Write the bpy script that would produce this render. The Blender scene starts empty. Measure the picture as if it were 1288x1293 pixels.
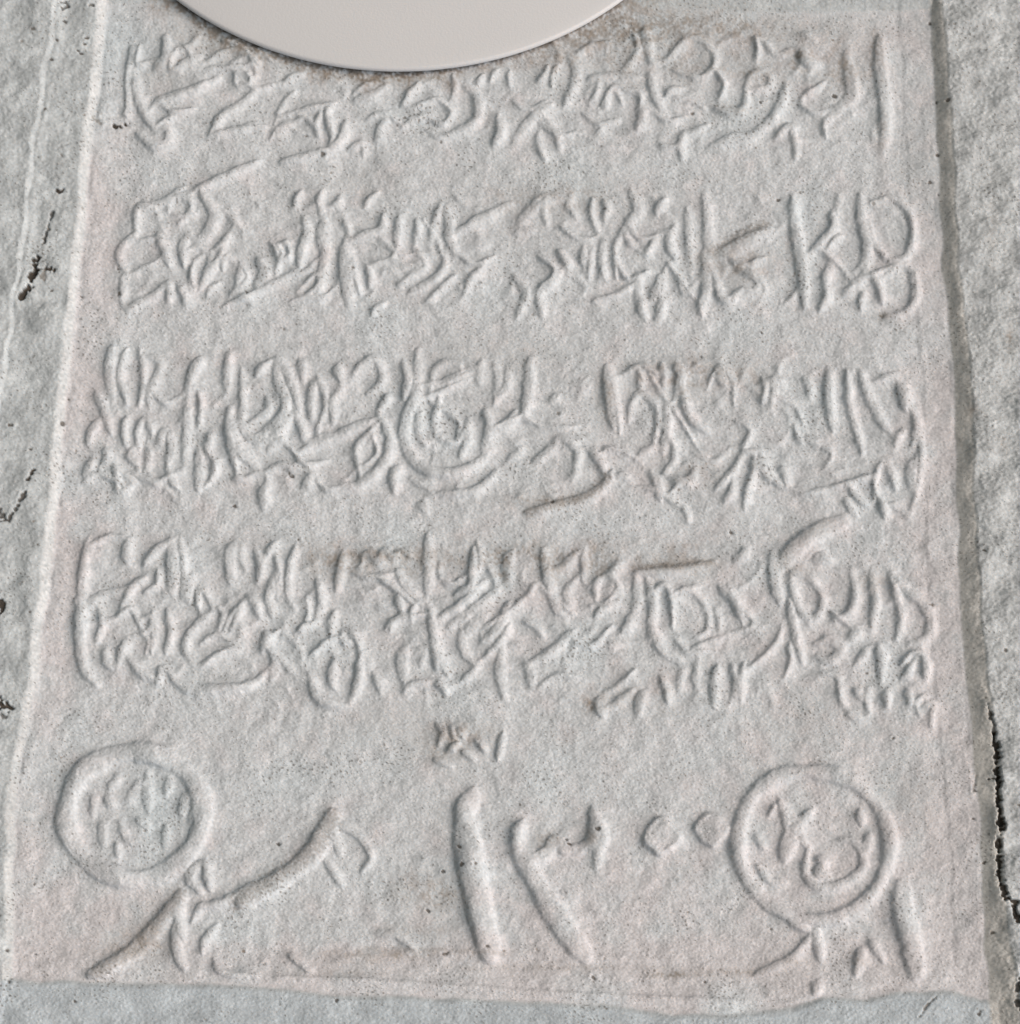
import bpy, math
import numpy as np
from mathutils import Vector, Matrix

# ------------------------------------------------------------------ camera, light, exposure
SC = bpy.context.scene
PW, PH = 1288.0, 1293.0            # size of the photograph in pixels
FPX = 2600.0                       # focal length in photograph pixels
PITCH, ROLL = 20.1, 1.1
CAM_D, CENTRE_Z = 1.15, 2.20       # metres from the lens to the wall along the axis; height looked at
cam_data = bpy.data.cameras.new("camera")
cam_data.sensor_fit = 'HORIZONTAL'
cam_data.sensor_width = 36.0
cam_data.lens = FPX / PW * 36.0
cam_data.clip_start = 0.01
cam_data.clip_end = 100.0
cam = bpy.data.objects.new("camera", cam_data)
SC.collection.objects.link(cam)
SC.camera = cam
p = math.radians(PITCH)
fwd = Vector((0, math.cos(p), math.sin(p)))
cam.location = Vector((0, 0, CENTRE_Z)) - fwd * CAM_D
CAM_R = (fwd.to_track_quat('-Z', 'Y').to_matrix() @ Matrix.Rotation(math.radians(ROLL), 3, 'Z'))
cam.rotation_euler = CAM_R.to_euler()

BOUNCE_DIR = Vector((0.76, -0.60, -0.24)).normalized()     # towards the key lamp, aimed from below the horizon to imitate bounced light
bounce_sun_data = bpy.data.lights.new("bounce_sun", 'SUN')
bounce_sun_data.energy = 1.5
bounce_sun_data.angle = math.radians(75.0)
bounce_sun_data.color = (1.0, 0.995, 0.985)
bounce_sun = bpy.data.objects.new("bounce_sun", bounce_sun_data)
bounce_sun.rotation_euler = BOUNCE_DIR.to_track_quat('Z', 'Y').to_euler()
bounce_sun.location = (3, -2, 3)
SC.collection.objects.link(bounce_sun)

world = bpy.data.worlds.new("World")
SC.world = world
world.use_nodes = True
wn = world.node_tree.nodes
bg = wn.get("Background") or wn.new("ShaderNodeBackground")
sky = wn.new("ShaderNodeTexSky")
sky.sky_type = 'NISHITA'
sky.sun_disc = False
sky.sun_elevation = max(math.asin(BOUNCE_DIR.z), math.radians(4))
sky.sun_rotation = math.atan2(BOUNCE_DIR.x, BOUNCE_DIR.y)
sky.air_density = 1.0
sky.dust_density = 0.6
sky.ozone_density = 1.0
world.node_tree.links.new(sky.outputs[0], bg.inputs[0])
bg.inputs[1].default_value = 0.05
SC.view_settings.view_transform = 'Standard'
SC.view_settings.look = 'None'
SC.view_settings.gamma = 1.0
SC.view_settings.use_curve_mapping = False
SC.view_settings.exposure = 1.27

# ------------------------------------------------------------------ helpers
def wall_point(px, py, off=0.0):
    """where a sight line meets the wall plane (y = -off); px, py arrays in photograph pixels"""
    px = np.asarray(px, float); py = np.asarray(py, float)
    R = np.array(CAM_R)
    d = np.stack([(px - PW/2)/FPX, -(py - PH/2)/FPX, -np.ones_like(px)], -1) @ R.T
    o = np.array(cam.location)
    t = (-off - o[1]) / d[..., 1]
    return o + d * t[..., None]

PX = 0.5 / 1130.0                  # metres on the wall per photograph pixel

def sstep(a, b, x):
    t = np.clip((x - a) / (b - a), 0, 1)
    return t * t * (3 - 2 * t)

def tagged(o, label, cat, kind=None):
    o['label'] = label; o['category'] = cat
    if kind: o['kind'] = kind

# ------------------------------------------------------------------ the relief, traced stroke by stroke
# T x y : origin of a traced square, four units to a pixel (Z x y n : n units).  G name : which part.
# R width [height] : raised stroke.  D tail / B tail : one-sided edge (steep left / steep right).
# V width depth : groove.  P height : raised outline filled.
RELIEF = """
G line1
Z 100 0 2.3
R 14: 175,140 168,190 202,182
R 16: 285,150 265,197
R 14: 310,140 330,182
R 15: 370,182 430,150 490,165 512,202
R 15: 385,396 460,380 542,371
R 14: 560,402 590,370 642,386
R 15: 720,330 737,380 730,422
R 15: 800,272 862,240
R 14: 240,310 280,330 330,320
R 14: 470,240 520,260 560,250
R 14: 620,360 660,350 690,380
R 14: 840,350 880,330 930,360
R 14: 1010,380 1050,400 1090,390
R 14: 420,120 470,140 520,190
Z 640 0 2.1467
R 14: 345,100 351,152
R 14: 260,282 290,240 332,252
R 14: 20,280 60,300 100,280
R 14: 100,340 140,370 190,360
R 14: 400,310 440,330 480,320
R 14: 560,190 590,230 580,260
R 14: 800,290 840,310 870,300
R 14: 700,120 730,150 770,140
R 14: 210,310 250,340 300,330
T 100 0
D 60 4: 265,220 250,300 235,400 240,540 215,590
R 46: 285,400 300,500 340,590 370,640
R 50: 440,200 440,290 390,345
R 40: 360,560 410,510 520,482 620,440 700,400
R 36: 490,350 560,310 610,290
R 22 3.8: 650,350 780,342 890,330
R 24: 800,380 860,390 860,430 800,440 790,390
R 40: 668,672 700,620 740,580 830,520 890,465
R 30 3.8: 690,684 800,660 900,630
R 46: 300,680 370,735 440,735 455,670 430,655
R 25: 400,640 470,605
R 30: 1010,570 1040,520 1085,470
R 30: 1020,592 1140,560 1280,530
R 30: 1040,420 1120,380
R 34: 1000,690 1050,630
R 30: 1215,600 1208,690
R 28: 1262,560 1262,650
R 34: 1020,822 1120,800 1220,775 1285,762
R 30 3.8: 740,270 800,255 840,290 800,310
R 30 3.8: 600,190 560,240 520,260
R 30 3.8: 900,260 960,300
T 400 60
R 40: 200,270 340,205
R 26: 320,400 355,370
R 44: 145,400 130,470 50,545
R 30: 170,515 230,490 236,540
R 40: 326,400 310,480
R 30: 440,290 470,240 510,190
R 30: 440,400 500,360 545,345
R 26: 500,310 560,282 620,275 680,330 640,390 560,360
R 46: 745,190 795,225 817,300 805,370 740,420 650,455
R 32: 690,150 688,250
R 26: 910,120 880,165
R 26: 975,130 975,190
R 50: 920,360 930,430 900,490
R 46: 1000,475 1050,410 1100,350 1180,295
R 40: 1170,380 1225,510
R 36: 1120,450 1150,560
R 30: 1125,170 1165,110
R 30: 1215,110 1190,190
R 26: 835,150 815,180
T 644 0
R 30: 345,275 420,232 540,232 630,250
R 46: 310,290 335,360 325,430 280,530
R 36: 410,400 540,387 650,397
R 36: 650,250 590,340
R 46: 680,160 693,220 705,300
R 44: 708,390 725,470 755,540 790,590
R 30: 740,320 800,300 840,250 890,212 945,198 1000,238 1037,300 1012,368 950,398 880,378 800,345
R 30: 780,500 820,460 860,455
R 30 3.8: 840,500 900,510 980,550
R 45: 662,560 645,655
R 28: 655,490 655,560
R 25 3.8: 410,510 440,460
R 25 3.8: 490,500 480,545
R 25 3.8: 530,470 560,520
R 25 3.8: 460,660 530,610
R 30 3.8: 400,700 480,737 560,742
R 40: 875,690 872,800
R 30: 880,670 990,640
R 30: 770,742 860,745
T 900 0
R 36: 165,440 200,385 255,368 292,400 270,450 200,455
R 40: 168,440 165,530 120,578 40,555 -10,535
R 30: 80,700 140,690
R 26: 215,200 222,300
R 30: 450,180 512,205
R 50: 445,270 480,320 525,330
R 46: 368,440 338,540 280,630 200,690 100,718 0,738
R 30: 480,472 558,425
R 40: 330,692 385,650 410,700 420,790
R 60: 675,280 692,380 702,480 650,545 575,610
R 62: 845,200 846,350 866,500 872,650 860,765
R 26: 575,610 570,690
G line2
Z 100 0 2.3
R 18: 795,750 802,800 815,852
R 14 4: 850,775 900,760 962,776
R 14: 560,712 590,740 575,785
R 14: 470,770 490,810 450,850
R 14: 150,690 190,700 230,690
R 14: 620,800 660,790 690,760
R 14: 880,700 930,740 990,740
R 14: 1000,640 1040,700 1060,760
R 14: 1100,740 1150,770 1200,750
R 14: 300,740 340,720 380,740
R 14: 140,800 190,780 230,760
R 14: 640,860 700,870 740,840
Z 640 0 2.1467
R 16: 35,612 70,580 102,545
R 14: 565,750 592,812 640,790 692,802
R 14: 90,700 130,740 82,792
R 14: 150,620 200,650 250,640
R 14: 300,720 330,760 380,740
R 14: 440,720 470,760 500,800
R 14: 860,690 900,720 930,760
R 14: 600,700 650,720 700,700
R 14: 330,610 360,650 410,640
R 14: 960,760 1010,740 1060,720
T 100 200
R 40: 525,150 440,222 380,246 310,252 290,290 290,350
R 40: 285,388 215,455 205,510 248,585
R 40: 595,165 700,115 830,55 900,22
R 56: 620,180 660,245 690,300 650,380 600,425
R 36: 455,260 470,215 525,200 570,240 545,300 490,290
R 25: 510,335 582,290
R 46: 405,400 430,460 455,540
R 42: 560,390 525,450 532,540
R 26 3.8: 600,430 640,470 600,510
R 40: 720,485 665,570 620,655
R 26: 745,500 728,560
R 36: 755,395 698,452
R 26: 578,550 575,630
R 26: 655,540 635,600
R 38: 815,560 798,650
R 56: 910,520 938,580 900,640
R 36: 1110,570 1030,612 940,662 840,708 740,748
R 50: 1140,320 1155,390 1128,460 1115,545
R 30: 1000,450 1050,440 1065,500 1010,515 995,460
R 32: 1228,180 1217,250
R 32: 1118,180 1090,240
R 20: 900,230 910,245
R 52: 1235,335 1235,470
R 26: 1110,672 1190,600 1218,630 1150,700 1080,722
R 38: 432,650 390,692 310,732 250,768
R 36: 218,640 218,700
R 40: 455,640 455,715
R 40: 510,660 542,735
R 26: 700,640 650,690
R 25 3.8: 760,295 860,375
T 400 200
R 50: 42,320 45,470 22,620 0,690
R 66: 142,450 150,600 165,730
R 40: 180,420 250,390 325,368 335,300
R 30: 145,330 165,385
R 36: 258,560 268,640
R 42: 415,310 402,425
R 26: 385,500 412,440
R 36: 508,320 500,430
R 36: 625,240 592,340 580,400
R 50: 655,260 672,340 668,400 700,480
R 46: 705,382 800,327 880,287 975,235
R 32: 420,640 500,590 550,545 515,480
R 40: 475,682 580,622 640,560 650,490
R 32: 695,600 620,672 560,722
R 36: 820,575 755,682
R 42: 1005,610 1055,670 1050,720 1015,800
R 46: 1222,590 1180,640 1128,690 1140,800
R 40: 1225,480 1268,560
R 40 3.8: 1010,380 1090,370
R 46: 1020,330 1080,270 1115,220
R 36: 1160,330 1145,255 1180,205 1232,210
R 30: 245,242 302,180
R 36: 90,240 118,200
R 30: 25,180 15,240
R 30: 285,790 338,738
R 30 3.8: 460,560 520,540 470,600
T 644 200
R 36: 310,200 300,250 330,290
R 30: 415,215 430,340
R 36: 478,220 480,310
R 52: 615,180 648,245 628,300 570,368
R 36: 740,280 782,215
R 36: 405,420 398,600
R 40: 472,420 480,610
R 30: 560,400 530,460 535,600
R 36: 375,470 370,540
R 36: 722,430 690,482
R 42: 832,350 800,430 838,512
R 30: 580,390 622,450
R 30: 430,722 560,685 642,625
R 40: 645,600 643,700
R 58: 768,605 722,710
R 40: 665,710 680,800
R 46: 765,725 742,830
R 52: 982,190 997,300 1002,420 992,560 985,700 960,765
R 42 3.8: 895,260 906,420 915,620
R 66: 1040,500 1150,450 1300,372
R 32: 975,690 970,790
R 36: 1030,600 1060,710 1120,730 1172,665
R 30: 1200,580 1285,652
R 30 3.8: 850,600 880,680 930,640
T 900 200
R 56: 405,210 412,330 437,480 457,620 465,740
R 42: 600,290 605,360 545,430 492,480
R 32: 645,402 588,452
R 52: 745,200 752,320 777,430 765,530 705,592
R 42: 775,550 740,622 670,682
R 36: 810,230 880,208 960,240 1005,330 1000,440 965,512 890,520 820,440 790,340
R 40: 882,590 950,542 1005,570 1022,650 1010,740 950,790 880,802
R 40: 805,600 855,725
R 42: 578,570 572,650
R 38: 572,690 545,762
R 36: 762,690 750,755
R 30: 402,700 372,728
R 30 3.8: 130,560 230,640 160,700
G line3
Z 80 420 2.2207
R 34: 472,255 488,320 540,372
R 18: 565,395 610,375 662,386
R 18: 690,322 760,300 850,262
R 22: 640,240 605,285 560,312
R 18: 715,130 737,200 715,272
R 16: 250,170 290,200 330,180
R 16: 60,420 100,400 150,420
R 16: 200,400 260,420 310,400
R 16: 400,330 430,380 400,430
R 14: 700,400 740,440 790,430
R 14: 870,300 880,340 850,370
R 14: 1010,150 1060,140 1130,110
R 14: 1060,300 1100,310 1130,270
R 14: 1180,300 1230,260 1280,240
R 14: 640,330 680,370 740,360
Z 640 420 2.1467
R 14: 285,130 300,200 306,270
R 14: 320,112 360,92 402,112
R 14 4: 545,150 570,100 610,130 615,190
R 14: 690,140 720,130 748,136
R 14 4: 780,260 800,300
R 14: 700,345 735,410 800,432
R 14: 800,442 870,425 968,395
R 18: 1102,225 1122,300 1117,400 1095,490
R 16: 1012,360 1000,440
R 22 4: 1040,470 1090,500
R 14: 620,240 660,270 640,320 690,320
R 14: 510,330 560,350 600,320
R 14 4: 830,300 880,330 860,370
R 14 4: 250,330 300,320 360,350
R 14 4: 60,240 120,260 190,255
R 14 4: 440,440 470,410 500,390
R 14 4: 340,420 400,430 450,460
R 14 4: 740,180 780,200 800,240
T 90 420
R 50: 212,85 195,200 212,340
R 36: 282,95 280,350
R 36: 350,100 350,360
R 42: 400,130 448,150 438,220 402,300 395,362
R 46: 130,310 170,400 200,500
R 46: 138,455 88,552
R 36: 280,440 280,572
R 36: 357,450 347,590
R 36: 395,460 410,520
R 52: 310,600 330,662
R 40: 392,600 380,682
R 40: 180,600 167,662
R 50: 108,660 78,730
R 42: 222,690 232,790
R 36: 472,498 455,560
R 46: 500,520 490,652
R 52: 650,140 620,205 590,285
R 46: 592,350 587,500 577,680
R 32: 648,320 646,470
R 50: 645,600 652,700 642,780
R 40: 712,520 702,570
R 40: 748,655 715,722
R 46: 802,110 790,200 790,290
R 44: 802,390 797,500 812,600 835,692
R 60 4: 830,560 880,640
R 42: 862,190 867,350 862,460 905,532 972,522 1050,472 1092,425
R 42: 990,340 992,400 920,452
R 36: 1002,152 938,218
R 50: 1042,140 1047,250 1085,340 1073,412 985,492
R 46: 1065,150 1112,250 1150,385
R 42: 1158,150 1172,242
R 46: 1227,260 1217,430
R 36: 1070,545 1002,592
R 42: 1140,420 1175,510 1202,556 1292,522
R 36: 1020,702 1060,675 1112,692
R 50: 1212,730 1182,772
R 30: 830,742 912,725
R 50: 990,770 972,882
R 40: 502,720 532,782
R 30 3.8: 270,720 320,760 280,800
R 30 3.8: 400,720 440,780
T 380 420
R 42: 195,300 165,360 165,452
R 46: 190,180 202,240
R 42: 272,210 320,160 380,140 412,200 402,262 345,305
R 40: 440,325 405,378
R 46: 520,160 522,330
R 56: 590,100 588,280 560,375 528,460 530,560 570,645 650,700 760,715 880,668 950,600
R 42: 680,820 840,815 930,770 988,700
R 44: 602,400 598,500 628,565
R 42: 695,375 682,520
R 30: 695,380 760,420 800,470 785,560
R 42: 847,450 842,540 810,622
R 46: 932,410 925,600
R 36: 660,262 672,200 722,160 790,168 812,200
R 26: 700,270 790,240 862,205
R 26: 640,330 760,280 852,235
R 42: 915,160 905,250
R 42: 982,170 988,280
R 42: 1040,200 1042,270 982,352
R 56: 1158,150 1150,290 1128,425
R 32: 1080,405 985,502
R 42: 1112,592 1062,632
R 46: 30,588 150,538 265,488 350,450
R 36: 355,500 292,570 280,622 300,722
R 50: 405,440 448,530 442,620 392,700 300,770 160,802
R 50: 492,690 472,792
R 52 6: 622,862 632,892
R 30 3.8: 560,740 620,780
T 644 420
R 66: 492,190 510,320 525,470
R 36: 602,440 615,362 660,312 720,350 747,420 735,522
R 46: 787,380 792,480 775,602
R 36: 792,520 827,580 825,650 780,712
R 22 4: 690,190 760,300 850,430 1000,670
R 36: 652,200 657,280
R 50: 845,170 842,310
R 36: 768,170 775,282
R 42: 870,300 905,430 992,500
R 50: 1065,180 1078,262
R 42: 128,642 200,600 245,542
R 42: 260,540 332,590 342,640 320,742
R 52: 98,912 240,882 380,840 480,780 512,712
R 46: 415,610 472,702
R 42: 550,732 592,742
R 50: 720,720 757,832
R 40: 660,622 712,592
R 36: 205,350 242,320
R 46: 830,742 900,760 932,700
R 36: 1162,640 1110,722 1045,792
R 46: 1232,650 1217,742
R 36: 1225,740 1185,892
R 40: 1122,780 1090,852
R 30 3.8: 880,890 900,950
R 30 3.8: 1110,190 1150,270 1180,200
R 30 3.8: 500,590 560,600
T 900 420
R 50: 588,190 585,330 605,485
R 42: 675,210 690,350 722,480 752,602
R 46: 745,215 790,330 850,450 892,502
R 42: 467,240 492,322
R 40: 305,240 300,352
R 30: 250,240 250,352
R 36: 830,250 922,215
R 60: 945,270 972,382
R 50: 1022,430 1012,562
R 56: 1020,650 1010,782
R 36: 957,505 925,572
R 40: 890,690 920,780
R 42: 247,640 290,742
R 40: 352,690 372,772
R 32: 782,738 690,770
R 40: 700,800 782,872
R 36: 672,850 722,922
R 40: 840,840 870,930
G line4
Z 80 420 2.2207
R 14: 75,600 130,575 190,580
R 24: 75,765 110,738 165,722
R 20: 330,590 342,660 335,740
R 14: 505,760 470,800 450,845
R 14: 905,830 940,800 1000,795
R 22: 290,950 350,988 430,1000 530,985 592,930
R 16: 600,840 560,870 590,900 620,930
R 16: 400,930 440,900 500,880
R 16: 880,690 930,720 980,760
R 16: 700,900 760,860 800,870
R 14 4: 390,870 430,850 480,870
R 16: 150,800 190,780 220,830
R 16: 1180,830 1230,800 1270,770
Z 640 420 2.1467
R 15: 225,690 270,660 302,690 270,732 232,742
R 14 4: 520,850 600,820 660,800
R 14: 660,908 700,876 735,832 745,790
R 15: 765,850 755,930
R 16: 1070,900 1100,870 1132,882
R 14: 1120,1040 1108,1010 1130,990 1152,1012
R 14: 440,720 480,700 520,690
R 14: 600,690 630,740 660,770
R 14: 880,760 920,790 960,800
R 14: 100,700 140,740 180,760
R 14: 180,840 230,850 280,800
R 14 4: 90,960 140,930 210,940
T 900 420
R 82 6: 350,1170 430,1082 530,1012 650,958
T 80 650
R 54: 125,140 105,280 92,480 87,650 107,780 165,855
R 50: 342,130 327,232
R 42: 552,130 462,192 415,252
R 40: 412,325 350,372 310,442
R 30: 480,290 480,352 420,392
R 60: 548,130 558,300 555,402
R 40: 527,490 522,692
R 36: 455,500 465,600 450,692
R 26: 400,530 440,520 442,580 402,600 432,640 420,692
R 36: 187,480 167,642
R 42: 322,645 285,752
R 42: 217,690 237,772
R 46: 652,310 640,432
R 30: 680,400 690,480
R 30: 702,380 747,452
R 42: 752,500 667,570 622,640 622,700 652,748
R 30: 790,480 812,520 790,572
R 36: 897,480 850,582
R 42: 900,560 890,622
R 60: 862,160 847,220 850,345
R 46: 977,190 987,332
R 36: 1072,150 1035,202
R 36: 900,170 917,262
R 46: 1067,320 1055,502
R 42: 940,420 992,512
R 36: 1172,175 1152,240 1137,350 1142,420 1165,472
R 36: 1080,230 1082,420
R 42: 1287,340 1282,522
R 30: 1195,585 1262,555
R 26: 1230,440 1235,532
R 46: 1062,700 1052,832
R 30: 1110,740 1182,812
R 46: 1032,600 1010,682
R 42: 540,792 580,850 662,892 800,892 930,872
R 36: 490,780 478,852
R 42: 350,750 390,800 442,822
T 360 650
R 46: 300,200 280,290 265,372
R 36: 388,252 410,200 470,232 500,190 550,217 590,190 642,217
R 30: 340,290 500,312
R 50: 725,110 723,260 720,392
R 46: 737,490 755,640 767,772
R 42: 572,290 620,370 682,442
R 30: 655,470 640,532
R 42: 575,420 590,482
R 26: 535,582 560,540 622,530
R 30: 785,250 785,312 840,352 900,322
R 46: 952,180 947,280 935,370 870,402
R 30: 975,150 980,280
R 30: 1030,270 1062,352
R 42: 1000,350 900,452 790,522
R 46: 1075,380 940,497 830,568
R 50: 1125,460 1085,570 1000,642
R 60 4: 1020,480 960,560 900,612
R 46: 892,600 902,680 942,742
R 36: 967,770 895,838
R 50: 770,640 820,802
R 50: 1095,690 1085,800 1105,912
R 32: 1132,560 1090,640 980,752
R 52: 1142,200 1130,322
R 56: 612,680 590,740 600,832
R 40 4: 640,690 700,700 690,762
R 40: 457,820 482,892
R 42: 252,740 235,820 252,872
R 46: 377,740 370,850 335,932
R 50: 130,820 152,900 205,950 292,972
R 36: 337,600 377,672
R 30: 290,600 300,652
R 36: 247,500 240,632
R 40: 770,850 812,902
R 30: 610,892 642,860 722,850
T 620 650
R 50: 267,190 285,320 322,450 352,502
R 30: 222,360 160,432
R 46: 415,212 345,272
R 42: 470,200 465,302
R 42: 412,350 380,400 400,452
R 36: 537,330 530,402
R 40: 610,300 652,250
R 36: 627,450 530,512
R 46: 712,510 670,582
R 46: 732,330 738,450 697,582
R 46: 792,340 817,450 807,622
R 30: 820,390 870,360 902,400 912,470 917,562
R 32: 950,422 1000,390 1060,430 1097,500 1090,590 1030,622
R 30: 1135,480 1152,572
R 42: 730,300 900,287 1010,272 1122,240
R 50: 1290,180 1240,232
R 46: 1160,370 1262,522
R 46: 810,560 860,680 962,752
R 40: 862,830 892,942
R 40: 972,790 952,882
R 40: 1042,770 1042,872
R 46: 1142,780 1130,962
R 36: 1217,770 1207,952
R 36: 1275,765 1262,940
R 50: 767,910 745,1002
R 60: 560,930 560,1002
R 40: 570,992 640,950 712,890
R 26: 600,890 660,850 722,790
R 46: 402,600 312,690 200,752
R 30: 170,540 262,612
R 46: 182,760 202,852
R 30 3.8: 940,640 1000,700 1080,690
T 900 650
R 56: 300,210 312,330 340,442
R 42: 385,440 412,600 452,742
R 42: 400,312 470,310 532,370 557,450 520,522 460,512 418,440 400,312
R 42: 702,280 717,400 690,500 620,532
R 46: 802,300 817,430 802,582
R 50: 520,230 582,230
R 46: 902,300 962,370 1052,450 1097,530 1080,622 1000,652
R 42: 900,330 932,430 952,520 930,612
R 46: 1062,710 1077,822
R 36: 1002,770 960,822
R 50: 835,670 848,825
R 42: 772,690 720,762
R 46: 732,590 690,632
R 50: 530,652 600,640 642,690 590,742 540,722
R 40: 722,890 762,922
R 36: 792,880 790,992
R 40: 882,890 880,962
R 40: 982,900 992,952
R 36: 1060,980 1110,960 1102,1062
R 40: 690,1000 742,1032
R 30 3.8: 560,800 640,840
R 30 3.8: 640,900 660,960
G ornament
T 360 650
R 36: 772,1060 802,1100 780,1152
R 36: 882,1090 902,1122
R 36: 830,1190 872,1160
R 36: 1102,1110 1075,1232
R 30: 900,1200 952,1232
R 30: 840,1080 850,1120
R 30: 970,1150 1010,1190
R 30 3.8: 760,1240 830,1270
G medallion_a
T 0 920
R 96 7: 680,122 805,141 915,200 990,290 1022,395 1010,520 950,632 860,712 760,752 660,762 550,735 445,672 375,590 338,490 340,390 375,285 445,200 555,142 680,122
G emblem_a
R 50 3: 707,270 652,370
R 54 3: 942,340 920,442
R 38 3: 1000,400 965,460
R 44 3: 842,500 837,592
R 50 3: 515,480 525,592
R 38 3: 592,590 602,642
R 48 3: 542,350 572,392
R 38 3: 480,350 470,440
R 50 3: 745,240 752,422
R 42 3: 860,250 840,330
R 42 3: 610,480 650,560 740,590
R 42 3: 700,460 760,500
R 42 3: 600,240 560,300
G flourish
R 50: 1017,680 962,750 1012,822
R 50: 1042,680 1062,802
R 52: 908,830 905,950 930,1062
R 52: 892,990 892,1110 932,1212
R 42: 977,970 1012,905 1072,895 1152,865 1292,780
R 74 6: 912,860 832,960 742,1060 642,1150 480,1242
R 42: 1092,1005 1037,1070 1025,1122
R 34: 1085,1170 1132,1237 1292,1252
T 280 971
R 98 7: 560,250 515,350 462,430 372,510
R 84 7: 372,510 250,585 110,662
R 40: 562,270 652,310 722,370 757,450 712,512
R 46: 572,330 602,432
R 40 4: 532,465 602,582
R 40 3.8: 350,942 452,1022
R 40 3.8: 790,830 880,840 962,902
G one
T 560 920
R 90 7: 140,345 105,420 110,500
R 118 8: 108,470 120,580 150,760 190,940 228,1125
G three
R 56 7: 395,480 365,550 385,640
R 84 7: 380,620 430,720 510,855
R 104 7: 500,840 610,1010 705,1135
R 66 6: 400,590 455,655 525,625 565,575 615,605 685,612 738,565
R 60 6: 745,600 762,520 755,410
R 54 6: 765,430 800,520 790,600 772,695
G zero_a
P 5: 1085,445 1000,550 1040,610 1095,645 1150,610 1205,555 1150,490
R 26 7.2: 1085,460 1015,550 1050,605 1095,630 1145,602 1190,555 1145,500 1085,460
G zero_b
T 880 940
P 5: 60,345 0,390 -18,430 20,490 80,525 140,475 158,420 110,362
R 26 7.2: 60,358 12,392 -5,430 28,482 80,510 130,470 144,420 105,374 60,358
G medallion_b
R 72 6: 585,142 720,165 845,240 935,355 968,490 955,620 890,745 790,840 670,885 560,888 440,850 330,775 250,680 210,575 205,465 235,340 300,240 400,170 500,140 585,142
G emblem_b
R 54 4.5: 500,420 452,480 432,565
R 44 4: 420,300 500,380 572,350
R 50 4: 640,600 615,650 660,670
R 46: 562,540 547,640 602,720 682,725 782,680 842,600 802,500 730,480
R 44 4: 610,580 640,600 630,640
R 42: 822,340 832,402
R 46: 868,470 852,542
R 46: 572,345 512,412
R 52: 492,450 448,582
R 42: 500,430 562,522
R 42: 420,290 442,350 452,432
R 32: 387,320 370,352
R 40 4: 310,620 370,690 450,700
R 40 3.8: 300,470 340,520
G stem
R 96 6: 1035,730 1040,850 1075,980 1105,1145
R 50: 600,950 625,1082
R 50: 832,1040 805,1152
R 40: 880,1000 940,1090
R 50: 610,1210 600,1262
R 46 3.8: 580,960 482,1080 300,1162
R 40: 470,900 560,940
G field
T 0 0
D 40 1.5: 1600,4848 2000,4812 2300,4800 3200,4840 4000,4890
D 60 2.5: 1300,4930 1900,4950 2800,5010 3900,5060
V 10 3: 3060,1700 3240,1930 3290,2000
V 8 2: 4170,700 4290,780
V 8 2: 4160,640 4300,790
V 8 2: 4200,600 4330,720
V 8 2: 4280,1600 4380,1500
V 10 2: 2990,1660 3090,1800
V 8 2: 640,1010 680,960
"""

# ------------------------------------------------------------------ the grid the wall and the plaque are modelled on
STEP = 1.25
core_x = np.arange(-70, 1358, STEP)
core_y = np.arange(-70, 1363, STEP)
def graded(core):
    out = []
    d, g = 0.0, STEP
    while d < 1500:
        g = min(g * 1.12, 60); d += g; out.append(d)
    out = np.array(out)
    return np.concatenate([(core[0] - out)[::-1], core, core[-1] + out]), len(out)
GX, NPX = graded(core_x)
GY, NPY = graded(core_y)
NX, NY = len(GX), len(GY)
X, Y = np.meshgrid(GX, GY)

rng = np.random.default_rng(7)
FN = 2048
FR = np.hypot(*np.meshgrid(np.fft.fftfreq(FN), np.fft.rfftfreq(FN), indexing='ij'))
FXX, FYY = np.meshgrid(np.fft.fftfreq(FN), np.fft.rfftfreq(FN), indexing='ij')
def noise(wave, stretch=1.0, band=0.5):
    """unit-variance band of noise; wave in photograph pixels, stretch > 1 draws it out along y"""
    f0 = STEP / wave
    fr = np.hypot(FXX * stretch, FYY) if stretch != 1 else FR
    amp = np.exp(-(np.log2(np.maximum(fr, 1e-6) / f0) / band) ** 2)
    spec = np.fft.rfft2(rng.standard_normal((FN, FN))) * amp
    n = np.fft.irfft2(spec, (FN, FN))
    n /= n.std()
    return n[:NY, :NX] if stretch == 1 else n.T[:NY, :NX]

def poly(pts):
    a = np.array(pts, float)
    return lambda v: np.interp(v, a[:, 0], a[:, 1])
XL = poly([(-60,141),(20,134),(120,126),(160,117),(230,112),(320,103),(400,95),(480,87),(530,81),(640,73),(720,65),(790,54),(850,50),(930,34),(1000,21),(1240,15),(1400,5)])
XR = poly([(-60,1172),(20,1174),(100,1178),(200,1184),(330,1189),(480,1204),(600,1206),(760,1211),(850,1218),(960,1228),(1050,1237),(1200,1243),(1240,1246),(1400,1256)])
XRW = poly([(0,11),(100,15),(200,15),(330,15),(480,18),(600,19),(760,21),(850,23),(960,27),(1100,22),(1180,26),(1240,34)])
YB = poly([(-60,1236),(0,1237),(200,1241),(330,1246),(420,1256),(600,1262),(750,1268),(850,1281),(930,1281),(1000,1272),(1038,1258),(1090,1262),(1150,1251),(1200,1253),(1240,1262),(1400,1262)])
YT = poly([(0,6),(300,6),(700,6),(800,10),(1000,16),(1180,14),(1400,14)])
wob = noise(70) * 0.9 + noise(14) * 0.25
dl = XL(Y) - X + wob               # > 0 : outside the plaque, on the wall
dr = X - XR(Y) + wob
db = Y - YB(X) + wob
dt = YT(X) - Y + wob
out = np.maximum(np.maximum(dl, dr), np.maximum(db, dt))

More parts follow.
